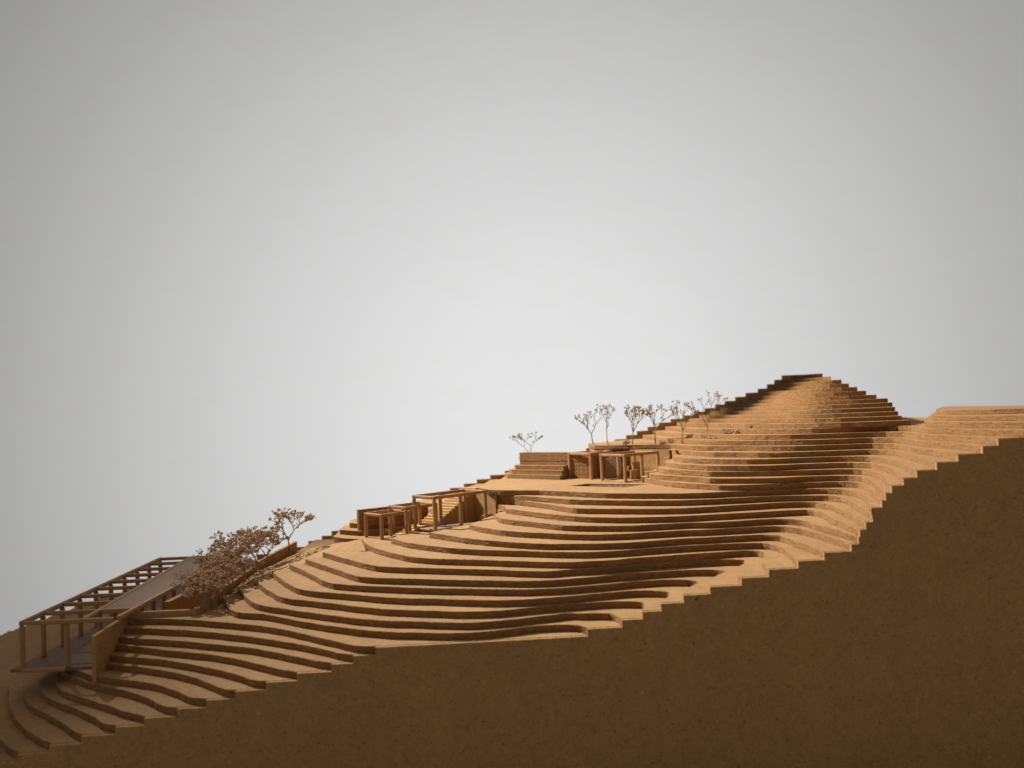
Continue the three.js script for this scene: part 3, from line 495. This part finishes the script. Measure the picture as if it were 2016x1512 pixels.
shrub('tiny dried shrub on the slope right of the upper tree row', R3(143, 566, 36), 0.009, [dryTwigMat, podMat]);
shrub('tiny dried shrub at the foot of the rightmost upper tree', R3(125, 572, 36), 0.004, [dryTwigMat, podMat]);
shrub('tiny dried shrub at the terrace edge above the upper pergola', R3(76, 592, 36), 0.0045, [dryTwigMat, podMat]);
shrub('tiny dried shrub at the terrace edge behind the upper pergola beam', R3(98, 572, 36), 0.004, [dryTwigMat, podMat]);
shrub('mossy tuft in the corner behind the middle pergola post', R3(-20, 540, 22.45), 0.006, [dryTwigMat, podMat]);

// pale loose fibre lying on the ramp
{
  const c = new THREE.CatmullRomCurve3([R3(-142, 501, 16.25), R3(-138, 503, 16.6), R3(-134, 506, 16.95), R3(-130.5, 509, 17.3)].map((p) => p.add(new THREE.Vector3(0, 0.0007, 0)))), b = c.getPoint(0);
  const g = new THREE.TubeGeometry(c, 16, 0.00014, 5); g.translate(-b.x, -b.y, -b.z);
  single('loose_fibre', g, new THREE.MeshStandardMaterial({ color: new THREE.Color().setRGB(0.75, 0.68, 0.5), roughness: 0.5 }), 'thin pale fibre lying on the ramp beside the trees', 'fibre', b);
}
// board crumbs and torn fibres along the cut edges
{
  const list = [];
  for (const [n, pts] of edges) {
    if (n < 1) continue;
    const dens = n > 22 ? 0.16 : 0.09;
    for (let i = 2; i < pts.length - 2; i++) if (rnd() < dens) {
      const a = pts[i], b = pts[i + 1], t = Math.atan2(b.y - a.y, b.x - a.x), top = rnd() < 0.45, off = top ? rr(-0.1, 0.5) : -rr(0.15, 0.7);
      list.push([a.x - Math.sin(t) * off, a.y + Math.cos(t) * off, top ? HL(n) : HL(n - 1), rr(0.07, 0.24), top]);
    }
  }
  const geo = new THREE.IcosahedronGeometry(1, 0), im = new THREE.InstancedMesh(geo, new THREE.MeshStandardMaterial({ color: new THREE.Color().setRGB(0.50, 0.31, 0.15), roughness: 1 }), list.length);
  const m = new THREE.Matrix4(), q = new THREE.Quaternion(), s = new THREE.Vector3(), p = new THREE.Vector3();
  list.forEach(([x, d, y, r], i) => { q.setFromEuler(new THREE.Euler(rr(0, 6), rr(0, 6), rr(0, 6))); const k = r / 1000; s.set(k * rr(0.7, 2.2), k * rr(0.5, 1), k * rr(0.5, 1)); p.set(x / 1000, y + k * 0.35, -d / 1000); im.setMatrixAt(i, m.compose(p, q, s)); });
  im.name = 'board_crumbs'; im.userData = { kind: 'stuff', label: 'fine crumbs of board left along the cut layer edges', category: 'crumbs' }; shade(im); scene.add(im);
}

// ---------------------------------------------------------------- the two lamps (outside the picture)
function lampHead(g, dir, r, len, bulbPow, tint) {
  const pts = [[0.004, 0], [r * 0.35, 0.004], [r * 0.5, len * 0.4], [r, len], [r - 0.0015, len], [r * 0.46, len * 0.4]].map(([x, y]) => new THREE.Vector2(x, y));
  const sh = new THREE.LatheGeometry(pts, 32), q = new THREE.Quaternion().setFromUnitVectors(new THREE.Vector3(0, 1, 0), dir);
  sh.translate(0, -len - 0.004, 0); sh.applyQuaternion(q); part('lamp_shade', sh, new THREE.MeshStandardMaterial({ color: 0x22211f, roughness: 0.5, side: THREE.DoubleSide }), g);
  const bulb = new THREE.SphereGeometry(r * 0.3, 20, 14); bulb.translate(0, -len * 0.42, 0); bulb.applyQuaternion(q);
  part('bulb', bulb, new THREE.MeshStandardMaterial({ color: 0xffffff, emissive: new THREE.Color().setRGB(...tint), emissiveIntensity: bulbPow }), g);
}
{
  const dir = KEY_AIM.clone().sub(KEY).normalize(), g = thing('reading_lamp', 'warm reading lamp on a tall stand behind and left of the model', 'lamp', KEY);
  lampHead(g, dir, 0.06, 0.11, 1.5, [1, 0.86, 0.66]);
  // barn door: its edge keeps the beam off the back of the summit
  const at = (x, d, y, s) => new THREE.Vector3(x, y, -d).sub(KEY).multiplyScalar(s);
  const e = [at(0.135, 0.635, HL(41), 0.165), at(0.161, 0.645, HL(43), 0.165), at(0.243, 0.69, HL(51), 0.165), at(0.33, 0.735, HL(52) + 0.02, 0.165)], o = [at(0.115, 0.86, 0.245, 0.165), at(0.15, 0.85, 0.24, 0.165), at(0.25, 0.88, 0.26, 0.165), at(0.40, 0.9, 0.27, 0.165)];
  const th = dir.clone().multiplyScalar(0.001), door = mergeGeometries([0, 1, 2].map((i) => prism([e[i], e[i + 1], o[i + 1], o[i]], [e[i], e[i + 1], o[i + 1], o[i]].map((q) => q.clone().add(th)))));
  part('barn_door', door, new THREE.MeshStandardMaterial({ color: 0x151515, roughness: 0.8 }), g);
  const pole = new THREE.CylinderGeometry(0.008, 0.008, 1.5, 16); pole.translate(-0.09, -0.66, -0.05); part('pole', pole, new THREE.MeshStandardMaterial({ color: 0x222222, roughness: 0.4, metalness: 0.6 }), g);
  const foot = new THREE.CylinderGeometry(0.13, 0.14, 0.02, 40); foot.translate(-0.09, -1.42, -0.05); part('foot', foot, pole && new THREE.MeshStandardMaterial({ color: 0x222222, roughness: 0.4, metalness: 0.6 }), g);
}
{
  const dir = washLight.target.position.clone().sub(WASH).normalize(), g = thing('clamp_lamp', 'small clamp lamp behind the model turned to the wall', 'lamp', WASH);
  lampHead(g, dir, 0.022, 0.03, 1.5, [1, 1, 0.99]);
  const arm = new THREE.CylinderGeometry(0.004, 0.004, 0.14, 12); arm.translate(0, -0.085, 0.03); part('arm', arm, new THREE.MeshStandardMaterial({ color: 0x222222, roughness: 0.4, metalness: 0.6 }), g);
  const cl = new RoundedBoxGeometry(0.03, 0.04, 0.09, 2, 0.003); cl.translate(0, -0.135, 0.06); part('clamp', cl, new THREE.MeshStandardMaterial({ color: 0x222222, roughness: 0.4, metalness: 0.6 }), g);
}

renderer.render(scene, camera);
